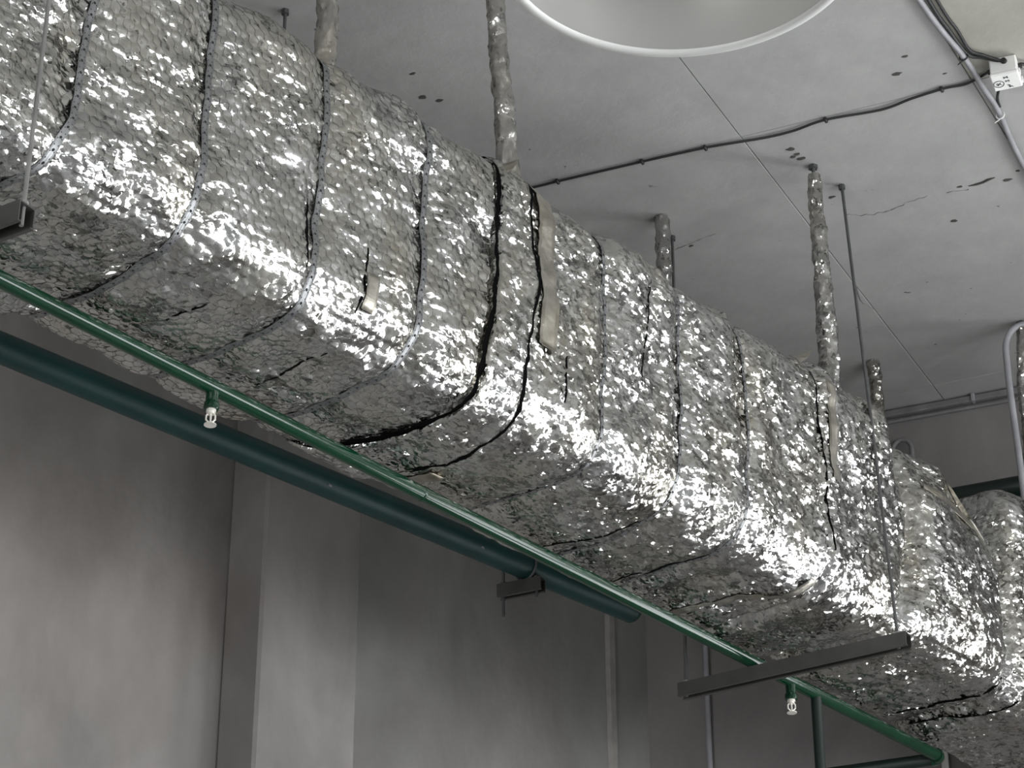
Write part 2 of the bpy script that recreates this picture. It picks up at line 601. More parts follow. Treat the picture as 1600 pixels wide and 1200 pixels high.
# mortar strip near the corner
rnd = random.Random(3)
vs, fs = [], []
nn = 60
for k in range(nn + 1):
    z = CEIL * k / nn
    s = 0.16 + 0.004 * math.sin(z * 3)
    wd = 0.016 + 0.007 * rnd.random()
    vs += [lwp(s - wd, 0.001, z), lwp(s - wd * 0.5, 0.010, z), lwp(s + wd * 0.5, 0.010, z), lwp(s + wd, 0.001, z)]
for k in range(nn):
    for q in range(3):
        fs.append((k * 4 + q, k * 4 + q + 1, k * 4 + q + 5, k * 4 + q + 4))
MB().add(vs, fs).build('mortar_strip', M_MORTAR, wall_left)

# chips and drill holes in the ceiling
chips = [(0.72, 5.442, .011), (0.739, 5.465, .009), (0.73, 5.477, .009), (0.751, 5.485, .010), (-0.224, 5.216, .012), (-0.182, 5.23, .009),
         (-0.245, 5.117, .007), (1.183, 5.615, .008), (1.304, 5.583, .010), (1.322, 5.541, .006), (0.963, 5.047, .008),
         (0.952, 5.117, .012), (1.069, 5.117, .006), (0.491, 5.902, .008), (1.191, 5.778, .010), (0.85, 5.664, .009)]
for cx, cy, r in chips:
    k = 9
    vs = [(cx, cy, CEIL - 0.0015)]
    for q in range(k):
        th = 2 * PI * q / k
        rr = r * (0.6 + 0.6 * random.random())
        v = Vector((cx, cy, 0)) + X_DIR * (rr * 1.1 * math.cos(th)) + T_DIR * (rr * 0.6 * math.sin(th))
        vs.append((v.x, v.y, CEIL - 0.001))
    for q in range(k):
        v = vs[1 + q]
        vs.append((v[0], v[1], CEIL + 0.004))
    fs = [(0, 1 + (q + 1) % k, 1 + q) for q in range(k)] + [(1 + q, 1 + (q + 1) % k, 1 + k + (q + 1) % k, 1 + k + q) for q in range(k)]
    MB().add(vs, fs).build('chip', M_HOLE, ceiling)
# open crack
cr = [(1.205, 5.612), (1.225, 5.603), (1.24, 5.594), (1.252, 5.581), (1.268, 5.572)]
mb = MB()
mb.tube([(x, y, CEIL) for x, y in cr], [0.001, 0.0035, 0.0035, 0.004, 0.001], 6)
mb.build('crack', M_HOLE, ceiling)
for hl in ([(0.897, 5.747), (0.937, 5.753), (0.979, 5.744), (1.019, 5.722), (1.058, 5.688), (1.112, 5.652)], [(1.153, 5.643), (1.186, 5.634), (1.21, 5.628)],
           [(0.406, 5.971), (0.456, 5.915), (0.498, 5.883), (0.565, 5.832)], [(0.94, 6.004), (0.989, 6.19), (1.045, 6.246)]):
    pp = []
    for (xa, ya), (xb, yb) in zip(hl[:-1], hl[1:]):
        for q in range(5):
            pp.append((xa + (xb - xa) * q / 5 + random.uniform(-.0035, .0035), ya + (yb - ya) * q / 5 + random.uniform(-.0035, .0035), CEIL + random.uniform(0.0002, 0.0016)))
    MB().tube(pp, [random.uniform(0.0006, 0.0022) for _ in pp], 6).build('crack', M_CRACK, ceiling)

# ---------------------------------------------------------------- the insulated duct
ANG = math.radians(41.5)
AX = np.array([math.sin(ANG), math.cos(ANG), 0.0])
NX = np.array([math.cos(ANG), -math.sin(ANG), 0.0])
A0 = np.array([-0.59, 3.951, 0.0])
ZB, ZT, RC, WD = 4.168, 4.800, 0.105, 0.50
HS = ZT - ZB - 2 * RC
WS = WD - 2 * RC
QA = RC * PI / 2
S_TOP, S_A1, S_SIDE, S_A2, S_BOT, S_A3, S_FAR, S_A4 = np.cumsum([WS, QA, HS, QA, WS, QA, HS, QA])


def s_of_z(z): return S_A1 + (ZT - RC - z)
def s_of_w(wv): return S_A2 + (-RC - wv)


def section(s):
    """s -> (w, z, nw, nz) on the rounded rectangle"""
    s = np.asarray(s, float)
    w_ = np.zeros_like(s); z_ = np.zeros_like(s); nw = np.zeros_like(s); nz = np.zeros_like(s)
    def put(m, a, b, c, d):
        w_[m], z_[m], nw[m], nz[m] = a[m] if isinstance(a, np.ndarray) else a, b[m] if isinstance(b, np.ndarray) else b, \
            c[m] if isinstance(c, np.ndarray) else c, d[m] if isinstance(d, np.ndarray) else d
    put(s < S_TOP, -WD + RC + s, ZT, 0.0, 1.0)
    def arc(lo, hi, cw, cz, th0):
        m = (s >= lo) & (s < hi)
        th = th0 - (s - lo) / RC
        put(m, cw + RC * np.cos(th), cz + RC * np.sin(th), np.cos(th), np.sin(th))
    arc(S_TOP, S_A1, -RC, ZT - RC, PI / 2)
    put((s >= S_A1) & (s < S_SIDE), 0.0, ZT - RC - (s - S_A1), 1.0, 0.0)
    arc(S_SIDE, S_A2, -RC, ZB + RC, 0.0)
    put((s >= S_A2) & (s < S_BOT), -RC - (s - S_A2), ZB, 0.0, -1.0)
    arc(S_BOT, S_A3, -WD + RC, ZB + RC, -PI / 2)
    put((s >= S_A3) & (s < S_FAR), -WD, ZB + RC + (s - S_A3), -1.0, 0.0)
    arc(S_FAR, S_A4 + 1, -WD + RC, ZT - RC, PI)
    return w_, z_, nw, nz


STRAPS = [-0.295, 0.012, 0.320, 0.612, 1.192, 1.475, 1.71]
HEX = 0.023


def hex_dome(u, s):
    """0 at the wires of the netting, 1 in the middle of each cell"""
    a = np.stack([u, s], -1) / HEX
    r = np.array([1.0, math.sqrt(3)]); h = r / 2
    p1 = np.mod(a, r) - h
    p2 = np.mod(a - h, r) - h
    gsel = np.where((p1 ** 2).sum(-1, keepdims=True) < (p2 ** 2).sum(-1, keepdims=True), p1, p2)
    q = np.abs(gsel)
    d = np.maximum(q[..., 0], q[..., 0] * 0.5 + q[..., 1] * 0.8660254)
    return np.clip(1 - (d / 0.5) ** 3, 0, 1)


def displacement(u, s):
    w_, z_, nw, nz = section(s)
    d = 0.020 * perlin(u * 3.1, s * 3.3, 1) + 0.008 * perlin(u * 8, s * 8, 2)
    # creases, longer along the duct than across
    amp = 0.6 + 0.8 * np.clip(0.5 + perlin(u * 4.5, s * 4.5, 9), 0, 1)
    rt = np.clip((u - 0.80) / 0.06, 0, 1)
    d += amp * (1 - rt) * (0.0042 * facets(u * 17, s * 30, 21) + 0.0022 * facets(u * 38, s * 62, 22))
    d += amp * rt * (0.0030 * facets(u * 24, s * 26, 31) + 0.0024 * facets(u * 52, s * 56, 32))
    d += (0.0010 + 0.0006 * rt) * facets(u * (80 + 20 * (u > 0.83)), s * 120, 23)
    # quilting: straps pull the wool in
    for us in STRAPS:
        d -= 0.013 * np.exp(-((u - us - 0.006 * np.sin(s * 9 + us * 7)) / 0.030) ** 2)
    d += 0.006
    # raised collar between the two open joints
    cl = 1 / (1 + np.exp(-(u - gap_u(s, G5)) / 0.003)) * 1 / (1 + np.exp((u - gap_u(s, G6)) / 0.004))
    d += 0.013 * cl
    for gp, dep, wd in ((G5, 0.030, 0.0075), (G6, 0.020, 0.0055)):
        d -= dep * np.exp(-((u - gap_u(s, gp)) / wd) ** 4)
    # open seam after it
    d -= 0.010 * np.exp(-((u - 2.012 - 0.006 * np.sin(s * 8)) / 0.008) ** 2)
    d += 0.008 * np.exp(-((u - 2.05) / 0.03) ** 2)
    # deep necks and swollen sections at the far end
    neck = 2.375 + 0.045 * np.sin((s - S_A1) / (S_SIDE - S_A1) * PI) * ((s > S_A1) & (s < S_SIDE)) - 0.06 * ((s > S_SIDE)) * np.clip((s - S_SIDE) / QA, 0, 1)
    d -= 0.050 * np.exp(-(np.abs(u - neck) / 0.040) ** 1.6) * (1 - 0.6 * (nz < -0.7))
    d -= 0.055 * np.exp(-(np.abs(u - 2.865) / 0.035) ** 1.6) * (1 - 0.6 * (nz < -0.7))
    d -= 0.035 * np.exp(-(np.abs(u - 2.385) / 0.05) ** 2) * np.clip((z_ - 4.55) / 0.15, 0, 1)
    d -= (0.036 + 0.026 * np.clip((2.62 - u) / 0.1, 0, 1)) * np.clip((u - 2.37) / 0.04, 0, 1) * (u < 2.87) * np.clip((z_ - 4.55) / 0.15, 0, 1)
    d += 0.012 * np.exp(-((u - 2.60) / 0.14) ** 2) * (nz > -0.7) * (z_ < 4.6)
    sh = np.clip((u - 2.58) / 0.28, 0, 1) ** 1.6 * (u < 2.875)
    sh = np.where(u >= 2.875, np.clip(1 - (u - 2.875) / 0.02, 0, 1), sh)
    up = np.clip((z_ - 4.42) / 0.28, 0, 1) ** 1.5
    d -= 0.125 * sh * up
    # the netting lets the foil bulge through its cells
    m = np.clip((0.80 - u) / 0.05, 0, 1)
    d += 0.0021 * hex_dome(u, s) * m
    return d


G5 = [(S_TOP - 0.3, 0.838), (s_of_z(4.735), 0.838), (s_of_z(4.47), 0.829), (s_of_z(4.42), 0.820), (s_of_z(4.26), 0.800), (s_of_w(-0.03), 0.808), (s_of_w(-0.28), 0.800), (s_of_w(-0.47), 0.715), (S_A4, 0.69)]
G6 = [(S_TOP - 0.3, 0.940), (s_of_z(4.738), 0.943), (s_of_z(4.496), 0.953), (s_of_z(4.27), 0.922), (s_of_w(-0.03), 0.932), (s_of_w(-0.229), 0.944), (s_of_w(-0.393), 0.916), (S_A4, 0.90)]


def gap_u(s, gp):
    a = np.array(gp)
    return np.interp(s, a[:, 0], a[:, 1]) + 0.003 * perlin(np.asarray(s) * 22, np.asarray(s) * 0 + 3.3, 51)


def width_scale(u):
    return np.interp(u, [-1, 0.0, 0.7, 1.5, 2.3, 3.6], [1.10, 1.08, 1.03, 0.94, 0.85, 0.87])


def surf(u, s, off=0.0, disp=None):
    u = np.asarray(u, float); s = np.asarray(s, float)
    w_, z_, nw, nz = section(s)
    d = (displacement(u, s) if disp is None else disp) + off
    w2 = np.where(w_ < -RC, -RC + (w_ + RC) * width_scale(u), w_)
    # the underside hangs a little towards the far edge at the left end
    P = A0 + np.multiply.outer(u, AX) + np.multiply.outer(w2 + d * nw, NX)
    P[..., 2] = z_ + d * nz
    return P


DUCT_BASE = (float(A0[0]), float(A0[1]), ZB)
duct = thing('insulated_duct', DUCT_BASE, 'large rectangular duct wrapped in crumpled silver foil running under the ceiling', 'duct')


def grid_faces(nu, ns):
    i = np.arange(nu - 1)[:, None] * ns + np.arange(ns - 1)[None, :]
    i = i.ravel()
    return np.stack([i, i + ns, i + ns + 1, i + 1], -1)


def foil_patch(u0, u1, du, ds, name, label=None, mat=None):
    us = np.arange(u0, u1 + du * 0.5, du)
    s1 = np.arange(0, S_TOP - 0.06, 0.02)
    s2 = np.arange(S_TOP - 0.06, S_A3 - 0.02, ds)
    s3 = np.arange(S_A3 - 0.02, S_A4, 0.02)
    ss = np.concatenate([s1, s2, s3, [S_A4 - 1e-4]])
    U, S = np.meshgrid(us, ss, indexing='ij')
    rs = np.random.RandomState(5)
    Uj = U + (rs.rand(*U.shape) - 0.5) * du * 0.5
    Sj = S + (rs.rand(*S.shape) - 0.5) * ds * 0.5
    Uj[0, :] = U[0, :]; Uj[-1, :] = U[-1, :]
    Sj = np.clip(Sj, 0, S_A4 - 1e-4)
    P = surf(Uj, Sj).reshape(-1, 3)
    F = grid_faces(len(us), len(ss))
    o = mk(name, P, F, mat or M_FOIL, duct)
    if label: o['label'] = label
    return o


foil_patch(-0.75, 0.82, 0.0034, 0.0034, 'foil_wrap', 'foil insulation under wire netting')
foil_patch(0.82, 3.56, 0.0044, 0.0040, 'foil_wrap', 'crumpled silver foil insulation', M_FOIL_FINE)


def ribbon(name, path, width, mat, off=0.004, thick=0.001, s0=None, s1=None, ds=0.008, label=None, wob=0.0, relief=None, cols=3, span=1.0):
    """flat band laid on the duct along s; path = [(s,u)...]; width may be a function of s"""
    a = np.array(path)
    s0 = a[0, 0] if s0 is None else s0
    s1 = a[-1, 0] if s1 is None else s1
    ss = np.arange(s0, s1, ds)
    uc = np.interp(ss, a[:, 0], a[:, 1])
    if wob: uc = uc + wob * (perlin(ss * 20, ss * 0 + a[0, 1] * 13.7, 77) + (0.5 * perlin(ss * 75, ss * 0 + 4.4, 78) if mat is M_GAP_SHADE else 0))
    wd = np.array([width(q) for q in ss]) if callable(width) else np.full(len(ss), width)
    if mat is M_GAP_SHADE: wd = wd * (1 + 0.55 * perlin(ss * 55, ss * 0 + a[0, 1] * 7.7, 79))
    k = np.linspace(-0.5, 0.5, cols)
    U = uc[:, None] + wd[:, None] * k[None, :]
    S = np.repeat(ss[:, None], cols, 1)
    if relief is None:
        d = displacement(np.repeat(uc[:, None], 9, 1) + np.linspace(-1, 1, 9)[None, :] * wd[:, None] * 0.5 * span, np.repeat(ss[:, None], 9, 1)).max(1)
        ker = np.ones(7) / 7
        dpad = np.pad(d, 3, mode='edge')
        d = np.convolve(dpad, ker, 'valid')
        D = np.repeat(d[:, None], cols, 1)
    else:
        D = displacement(U, S) * relief
    top = surf(U, S, off + thick, D)
    bot = surf(U, S, off, D)
    n = len(ss)
    V = np.concatenate([top.reshape(-1, 3), bot.reshape(-1, 3)])
    F1 = grid_faces(n, cols)
    F2 = F1[:, ::-1] + n * cols
    e = []
    for i in range(n - 1):
        for c0 in (0, cols - 1):
            e.append((i * cols + c0, (i + 1) * cols + c0, n * cols + (i + 1) * cols + c0, n * cols + i * cols + c0))
    for i in (0, n - 1):
        for c0 in range(cols - 1):
            e.append((i * cols + c0, i * cols + c0 + 1, n * cols + i * cols + c0 + 1, n * cols + i * cols + c0))
    F = np.concatenate([F1, F2, np.array(e)])
    o = mk(name, V, F, mat, duct)
    uv = o.data.uv_layers.new(name='UVMap')
    ux = np.repeat((wd[:, None] * k[None, :])[None], 2, 0).reshape(-1)
    uy = np.repeat(S[None], 2, 0).reshape(-1)
    li = np.zeros(len(o.data.loops), dtype=np.int32)
    o.data.loops.foreach_get('vertex_index', li)
    uv.data.foreach_set('uv', np.stack([ux[li], uy[li]], -1).astype(np.float32).ravel())
    if label: o['label'] = label
    return o


# perforated bands
bend = {-0.295: [(S_TOP, -0.270), (s_of_z(4.45), -0.278), (s_of_z(4.28), -0.285), (s_of_z(4.2), -0.315), (s_of_w(-0.1), -0.345), (S_A3, -0.36)]}
for us in STRAPS:
    pth = bend.get(us)
    if pth is None:
        pth = [(0.02, us + 0.004), (s_of_z(4.6), us + 0.006), (s_of_z(4.4), us + 0.008), (s_of_z(4.25), us - 0.004), (s_of_w(-0.1), us - 0.004), (s_of_w(-0.3), us + 0.002), (S_A3 + 0.1, us - 0.02)]
    wd = 0.0165 if us < 1.0 else 0.009
    ribbon('perforated_band', pth, wd, M_STRAP, 0.0012 if us < 1 else 0.0005, 0.0008, label='galvanised band with rows of holes', wob=0.004)

# open joints: their shade is painted in as near-black strips
ribbon('joint_gap_shade', G5, lambda s: 0.0125 + 0.003 * math.sin(s * 17) * 0.6 + (0.010 * min(1, max(0, (s - s_of_w(-0.12)) / 0.12)) if s < s_of_w(-0.42) else 0.004),
       M_GAP_SHADE, -0.0075, 0.0008, s0=S_TOP - 0.05, s1=S_A3, ds=0.006, span=2.4, label='open joint in the foil, its shade a black strip', wob=0.004)
ribbon('joint_gap_shade', G6, lambda s: 0.0085 + 0.0022 * math.sin(s * 23), M_GAP_SHADE, -0.004, 0.0008, span=2.4, s0=S_TOP, s1=s_of_w(-0.40), ds=0.006, label='open joint in the foil, its shade a black strip', wob=0.004)
slit = lambda u0, za, u1, zb, wd: ribbon('foil_slit', [(s_of_z(za), u0), (s_of_z(zb), u1)], lambda s: wd * (0.5 + 0.5 * math.sin((s - s_of_z(za)) / (s_of_z(zb) - s_of_z(za)) * PI)) + 0.0006, M_GAP_SHADE, 0.0, 0.0006, ds=0.006, wob=0.004)
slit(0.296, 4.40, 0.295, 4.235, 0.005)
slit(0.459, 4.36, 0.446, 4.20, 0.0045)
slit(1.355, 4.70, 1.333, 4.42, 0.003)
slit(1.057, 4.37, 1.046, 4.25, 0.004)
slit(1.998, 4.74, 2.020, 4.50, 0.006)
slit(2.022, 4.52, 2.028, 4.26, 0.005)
bslit = lambda u0, wa, u1, wb, wd: ribbon('foil_slit', [(s_of_w(wa), u0), (s_of_w(wb), u1)], lambda s: wd * (0.5 + 0.5 * math.sin((s - s_of_w(wa)) / (s_of_w(wb) - s_of_w(wa)) * PI)) + 0.0008, M_GAP_SHADE, 0.0, 0.0006, ds=0.006, wob=0.005)
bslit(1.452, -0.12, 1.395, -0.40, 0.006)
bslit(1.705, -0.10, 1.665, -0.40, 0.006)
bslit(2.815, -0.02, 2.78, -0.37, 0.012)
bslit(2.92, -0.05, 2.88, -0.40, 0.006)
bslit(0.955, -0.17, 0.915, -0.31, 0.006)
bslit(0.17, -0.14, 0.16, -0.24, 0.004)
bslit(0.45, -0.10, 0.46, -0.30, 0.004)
# foil tape
tape = lambda pth, wd, lab=None, off=0.003: ribbon('foil_tape', pth, wd, M_FOIL_TAPE, off, 0.0006, ds=0.010, label=lab, wob=0.003, cols=5, relief=0.9)
tape([(S_TOP + 0.02, 1.005), (s_of_z(4.6), 1.000), (s_of_z(4.35), 0.990)], lambda s: 0.056, 'smooth dull brownish strip of tape', 0.005)
tape([(s_of_w(-0.03), 2.00), (s_of_w(-0.2), 1.925), (s_of_w(-0.40), 1.87)], lambda s: 0.020 + 0.006 * math.sin(s * 40), 'pale ragged strip of tape')
tape([(s_of_z(4.30), 0.472), (s_of_z(4.21), 0.468)], lambda s: 0.030, 'small shiny strip of tape')
tape([(s_of_w(-0.30), 0.985), (s_of_w(-0.44), 0.965)], lambda s: 0.045, 'smooth dull strip of tape')
tape([(s_of_z(4.72), 2.052), (s_of_z(4.45), 2.062)], lambda s: 0.035, 'smooth strip of tape')


def flap(pts, wd, lab, across=0.35, mat=M_FOIL_TAPE):
    """loose foil strip on the near side; pts = (u, z, lift of the free edge)"""
    vs = []
    for (u_, z_, lift), w_ in zip(pts, wd):
        s_ = s_of_z(z_)
        for k, l_ in ((-0.5, 0.004), (0.0, 0.005 + lift * 0.6), (0.5, 0.004 + lift)):
            vs.append(surf(np.array([u_ + k * w_ * across]), np.array([s_ + k * w_]), l_, np.array([float(displacement(np.array([u_]), np.array([s_]))[0])]))[0])
    vs = vs + [v - NX * 0.0012 for v in vs]
    n = len(pts) * 3
    fs = []
    for i in range(len(pts) - 1):
        for c_ in range(2):
            a_ = i * 3 + c_
            fs += [(a_, a_ + 3, a_ + 4, a_ + 1), (n + a_, n + a_ + 1, n + a_ + 4, n + a_ + 3)]
        fs += [(i * 3, n + i * 3, n + i * 3 + 3, i * 3 + 3), (i * 3 + 2, i * 3 + 5, n + i * 3 + 5, n + i * 3 + 2)]
    o = mk('foil_flap', vs, fs, mat, duct)
    o['label'] = lab


flap([(2.655, 4.69, 0.004), (2.69, 4.665, 0.014), (2.73, 4.62, 0.018), (2.765, 4.57, 0.008)], [0.014, 0.026, 0.026, 0.010], 'loose curl of foil tape', 0.9)
flap([(2.49, 4.62, 0.002), (2.56, 4.62, 0.012), (2.64, 4.61, 0.016), (2.72, 4.595, 0.014), (2.79, 4.575, 0.004)], [0.012, 0.034, 0.040, 0.034, 0.010], 'peeling edge of foil tape', 0.1)
flap([(1.955, 4.765, 0.004), (1.972, 4.77, 0.02), (1.99, 4.775, 0.045)], [0.030, 0.026, 0.012], 'torn foil corner sticking up', 0.6)
flap([(0.845, 4.735, 0.004), (0.86, 4.745, 0.012), (0.875, 4.755, 0.025)], [0.020, 0.018, 0.008], 'torn foil corner', 0.6)

# hexagonal netting (countless wires: one piece of stuff)
hu, hs = HEX, HEX * math.sqrt(3)
R6 = HEX / math.sqrt(3)
E0, E1 = [], []
# cell centres must agree with hex_dome: centres at (k+.5, (m+.5)*sqrt3) and (k, m*sqrt3)
cs_list = []
for i in range(-30, 40):
    for j in range(0, 60):
        cs_list.append(((i + 0.5) * hu, (j + 0.5) * hs))
        cs_list.append((i * hu, j * hs))
cc = np.array(cs_list)
cc = cc[(cc[:, 0] > -0.6) & (cc[:, 0] < 0.80) & (cc[:, 1] > S_TOP + 0.02) & (cc[:, 1] < S_A3)]
angs = [PI / 2, PI / 6, -PI / 6, -PI / 2]
for k in range(3):
    E0.append(cc + R6 * np.array([math.cos(angs[k]), math.sin(angs[k])]))
    E1.append(cc + R6 * np.array([math.cos(angs[k + 1]), math.sin(angs[k + 1])]))
E0 = np.concatenate(E0); E1 = np.concatenate(E1)
def warp(E):
    return E + np.stack([0.004 * perlin(E[:, 0] * 14, E[:, 1] * 14, 61), 0.004 * perlin(E[:, 0] * 14, E[:, 1] * 14, 62)], -1)
W0, W1 = E0, E1
Wm = (W0 + W1) / 2
p0, p1, pm = (surf(W[:, 0], W[:, 1], 0.0006) for W in (W0, W1, Wm))
_, _, nw, nz = section(Wm[:, 1])
nrm = np.stack([nw * NX[0], nw * NX[1], nz], -1)
def prisms(a, b, nn, r):
    t = b - a
    t /= np.linalg.norm(t, axis=1, keepdims=True) + 1e-9
    c = np.cross(t, nn)
    ring = [nn * r, (-nn * 0.5 + c * 0.866) * r, (-nn * 0.5 - c * 0.866) * r]
    V = np.stack([a + q for q in ring] + [b + q for q in ring], 1)
    k = np.arange(len(a))[:, None] * 6
    F = np.concatenate([k + np.array([[0, 1, 4, 3]]), k + np.array([[1, 2, 5, 4]]), k + np.array([[2, 0, 3, 5]])])
    return V.reshape(-1, 3), F
V1, F1 = prisms(p0, pm, nrm, 0.00075)
V2, F2 = prisms(pm, p1, nrm, 0.00075)
net = mk('wire_netting', np.concatenate([V1, V2]), np.concatenate([F1, F2 + len(V1)]), M_WIRE, duct)
tag(net, 'hexagonal galvanised wire netting', kind='stuff')

# ---------------------------------------------------------------- foil-wrapped hangers of the duct


def wrapped_hanger(p_top, p_bot, r_top, r_bot, label, seed, stub=True, group='foil wrapped duct hangers'):
    p_top, p_bot = Vector(p_top), Vector(p_bot)
    t = thing('duct_hanger', tuple(p_bot), label, 'hanger', group)
    L = (p_top - p_bot).length
    n = max(8, int(L / 0.006)); m = 28
    ax = (p_top - p_bot).normalized()
    e1 = ax.cross(Vector((0.3, 1, 0))).normalized(); e2 = ax.cross(e1)
    i = np.arange(n + 1) / n
    th = np.arange(m) / m * 2 * PI
    I, T = np.meshgrid(i, th, indexing='ij')
    rad = r_bot + (r_top - r_bot) * I
    lump = 0.10 * perlin(I * L * 14 + seed * 3.1, np.cos(T) * 0.8 + 2, seed) + 0.18 * facets(I * L * 45, T * 2.2, seed + 3) * 1.0 + 0.10 * facets(I * L * 90, T * 4.5, seed + 4)
    # wound tape: overlapping edge
    lump += 0.05 * np.mod(I * L / 0.05 + T / (2 * PI), 1)
    R = rad * (1 + lump)
    sway = 0.10 * perlin(I * 3 + seed, I * 0 + 1.5, seed + 8) * r_bot * 3
    P = (np.array(p_bot)[None, None] + np.multiply.outer(I * L, np.array(ax)) + (R * np.cos(T) + sway)[..., None] * np.array(e1) + (R * np.sin(T))[..., None] * np.array(e2))
    V = P.reshape(-1, 3)
    k = np.arange(n)[:, None] * m
    q = np.arange(m)[None, :]; q2 = (q + 1) % m
    F = np.stack([(k + q).ravel(), (k + q2).ravel(), (k + m + q2).ravel(), (k + m + q).ravel()], -1)
    mk('foil_wrap', V, F, M_FOIL_WRAP, t)
    MB().tube([p_bot + ax * -0.02, Vector((p_top.x, p_top.y, CEIL + 0.01)) if stub else p_top + ax * 0.01], 0.0045, 8).build('rod', M_DARK_ROD, t, True)
    MB().tube([Vector((p_top.x, p_top.y, CEIL - 0.008)), Vector((p_top.x, p_top.y, CEIL + 0.004))], 0.013, 6).build('nut', M_DARK_ROD, t)
    return t


wrapped_hanger((-0.395, 4.232, 5.39), (-0.384, 4.244, 4.735), 0.020, 0.021, 'foil wrapped hanger furthest left on the duct top', 3)
wrapped_hanger((-0.052, 4.630, 5.385), (-0.005, 4.672, 4.735), 0.019, 0.024, 'long lumpy foil wrapped hanger above the raised collar of the duct', 5)
wrapped_hanger((0.785, 5.520, 5.370), (0.796, 5.552, 4.725), 0.0165, 0.027, 'foil wrapped hanger with bare rod tip beside the thin near rod', 7)
wrapped_hanger((0.405, 5.763, 5.398), (0.415, 5.780, 4.77), 0.0190, 0.019, 'short shaded foil wrapped hanger behind the duct, middle of the ceiling', 9)
wrapped_hanger((1.068, 6.533, 5.398), (1.075, 6.535, 4.77), 0.0175, 0.019, 'dim foil wrapped hanger far behind the duct near the end wall', 11)
wrapped_hanger((1.462, 6.31, 5.376), (1.440, 6.33, 4.74), 0.0170, 0.020, 'foil wrapped hanger beside the bent conduit at the right edge', 13)
# puckered foil where the collar wraps the hanger
# ---------------------------------------------------------------- strut hangers (trapezes)


def channel_part(p0, p1, h, wdt, parent, th=0.0028, lip=0.008):
    """inverted U channel with turned-in lips, open below; p0->p1 along its base line"""
    p0, p1 = Vector(p0), Vector(p1)
    d = (p1 - p0).normalized(); sd = d.cross(Z).normalized()
    L = (p1 - p0).length
    prof = [(-wdt / 2 + lip, 0), (-wdt / 2, 0), (-wdt / 2, h), (wdt / 2, h), (wdt / 2, 0), (wdt / 2 - lip, 0)]
    inner = [(-wdt / 2 + lip, th), (-wdt / 2 + th, th), (-wdt / 2 + th, h - th), (wdt / 2 - th, h - th), (wdt / 2 - th, th), (wdt / 2 - lip, th)]
    loop = prof + inner[::-1]
    vs, fs = [], []
    for q in (p0, p1):
        for a, b in loop:
            vs.append(q + sd * a + Z * b)
    n = len(loop)
    for k in range(n):
        k2 = (k + 1) % n
        fs.append((k, k2, n + k2, n + k))
    for k in range(5):
        for base, rev in ((0, False), (n, True)):
            f = (base + k, base + k + 1, base + n - 2 - k, base + n - 1 - k)
            fs.append(f[::-1] if rev else f)
    return MB().add(vs, fs).build('channel', M_CHANNEL, parent)


def nut_on(p, parent, r=0.009, h=0.008):
    p = Vector(p)
    MB().tube([p, p + Z * h], r, 6).build('nut', M_ROD, parent)


def trapeze(a, b, rods, label, h=0.036, wdt=0.034, rod_mat=M_ROD):
    a, b = Vector(a), Vector(b)
    t = thing('strut_hanger', tuple((a + b) / 2), label, 'hanger', 'strut hangers')
    channel_part(a, b, h, wdt, t)
    for bot, top in rods:
        bot, top = Vector(bot), Vector(top)
        mid = (bot + top) / 2 + Vector((0.002, 0.003, 0))
        MB().tube([bot + Z * 0.002, bot + Z * 0.03, mid, top], 0.0042, 8).build('rod', rod_mat, t, True)
        nut_on(bot + Z * h, t)
        MB().tube([top - Z * 0.012, top], 0.009, 8).build('anchor', M_DARK_ROD, t)
    return t


trapeze((0.420, 5.916, 4.072), (0.945, 5.600, 4.072),
        [((0.922, 5.6145, 4.072), (0.870, 5.609, CEIL)), ((0.434, 5.908, 4.072), (0.436, 5.857, CEIL))],
        'long dark steel strut on thin rods under the right part of the duct', rod_mat=M_DARK_ROD)
td = (Vector((0.420, 5.916, 0)) - Vector((0.945, 5.6, 0))).normalized()
q0 = Vector((-0.822, 3.626, 3.976)); q1 = q0 + td * 0.64
trapeze(q0, q1, [(q0 + td * 0.010, (-0.822, 3.622, CEIL)), (q1 - td * 0.03, q1 - td * 0.03 + Z * (CEIL - 3.976))],
        'dark steel strut end with bright rod cut by the left edge', h=0.042, wdt=0.040)
# lone rod behind the duct at the top left
rt = thing('hanger_rod', (-0.53, 4.865, 4.75), 'single thin dark rod behind the duct at the top left', 'hanger')
MB().tube([(-0.53, 4.87, 4.45), (-0.541, 4.866, CEIL)], 0.0042, 8).build('rod', M_DARK_ROD, rt, True)
MB().tube([(-0.541, 4.866, CEIL - 0.012), (-0.541, 4.866, CEIL)], 0.01, 6).build('nut', M_DARK_ROD, rt)

# ---------------------------------------------------------------- bright green sprinkler pipe
PA, PB = Vector((-0.951, 4.037, 4.125)), Vector((1.151, 6.452, 4.125))
pd = (PB - PA).normalized()
P_START = PA - pd * 0.8
pipe = thing('sprinkler_pipe', tuple(P_START), 'bright glossy green sprinkler pipe running below the foil duct', 'pipe')
PR = 0.0168
MB().tube([P_START, PB - pd * 0.02], PR, 32).build('pipe_run', M_GREEN, pipe, True)


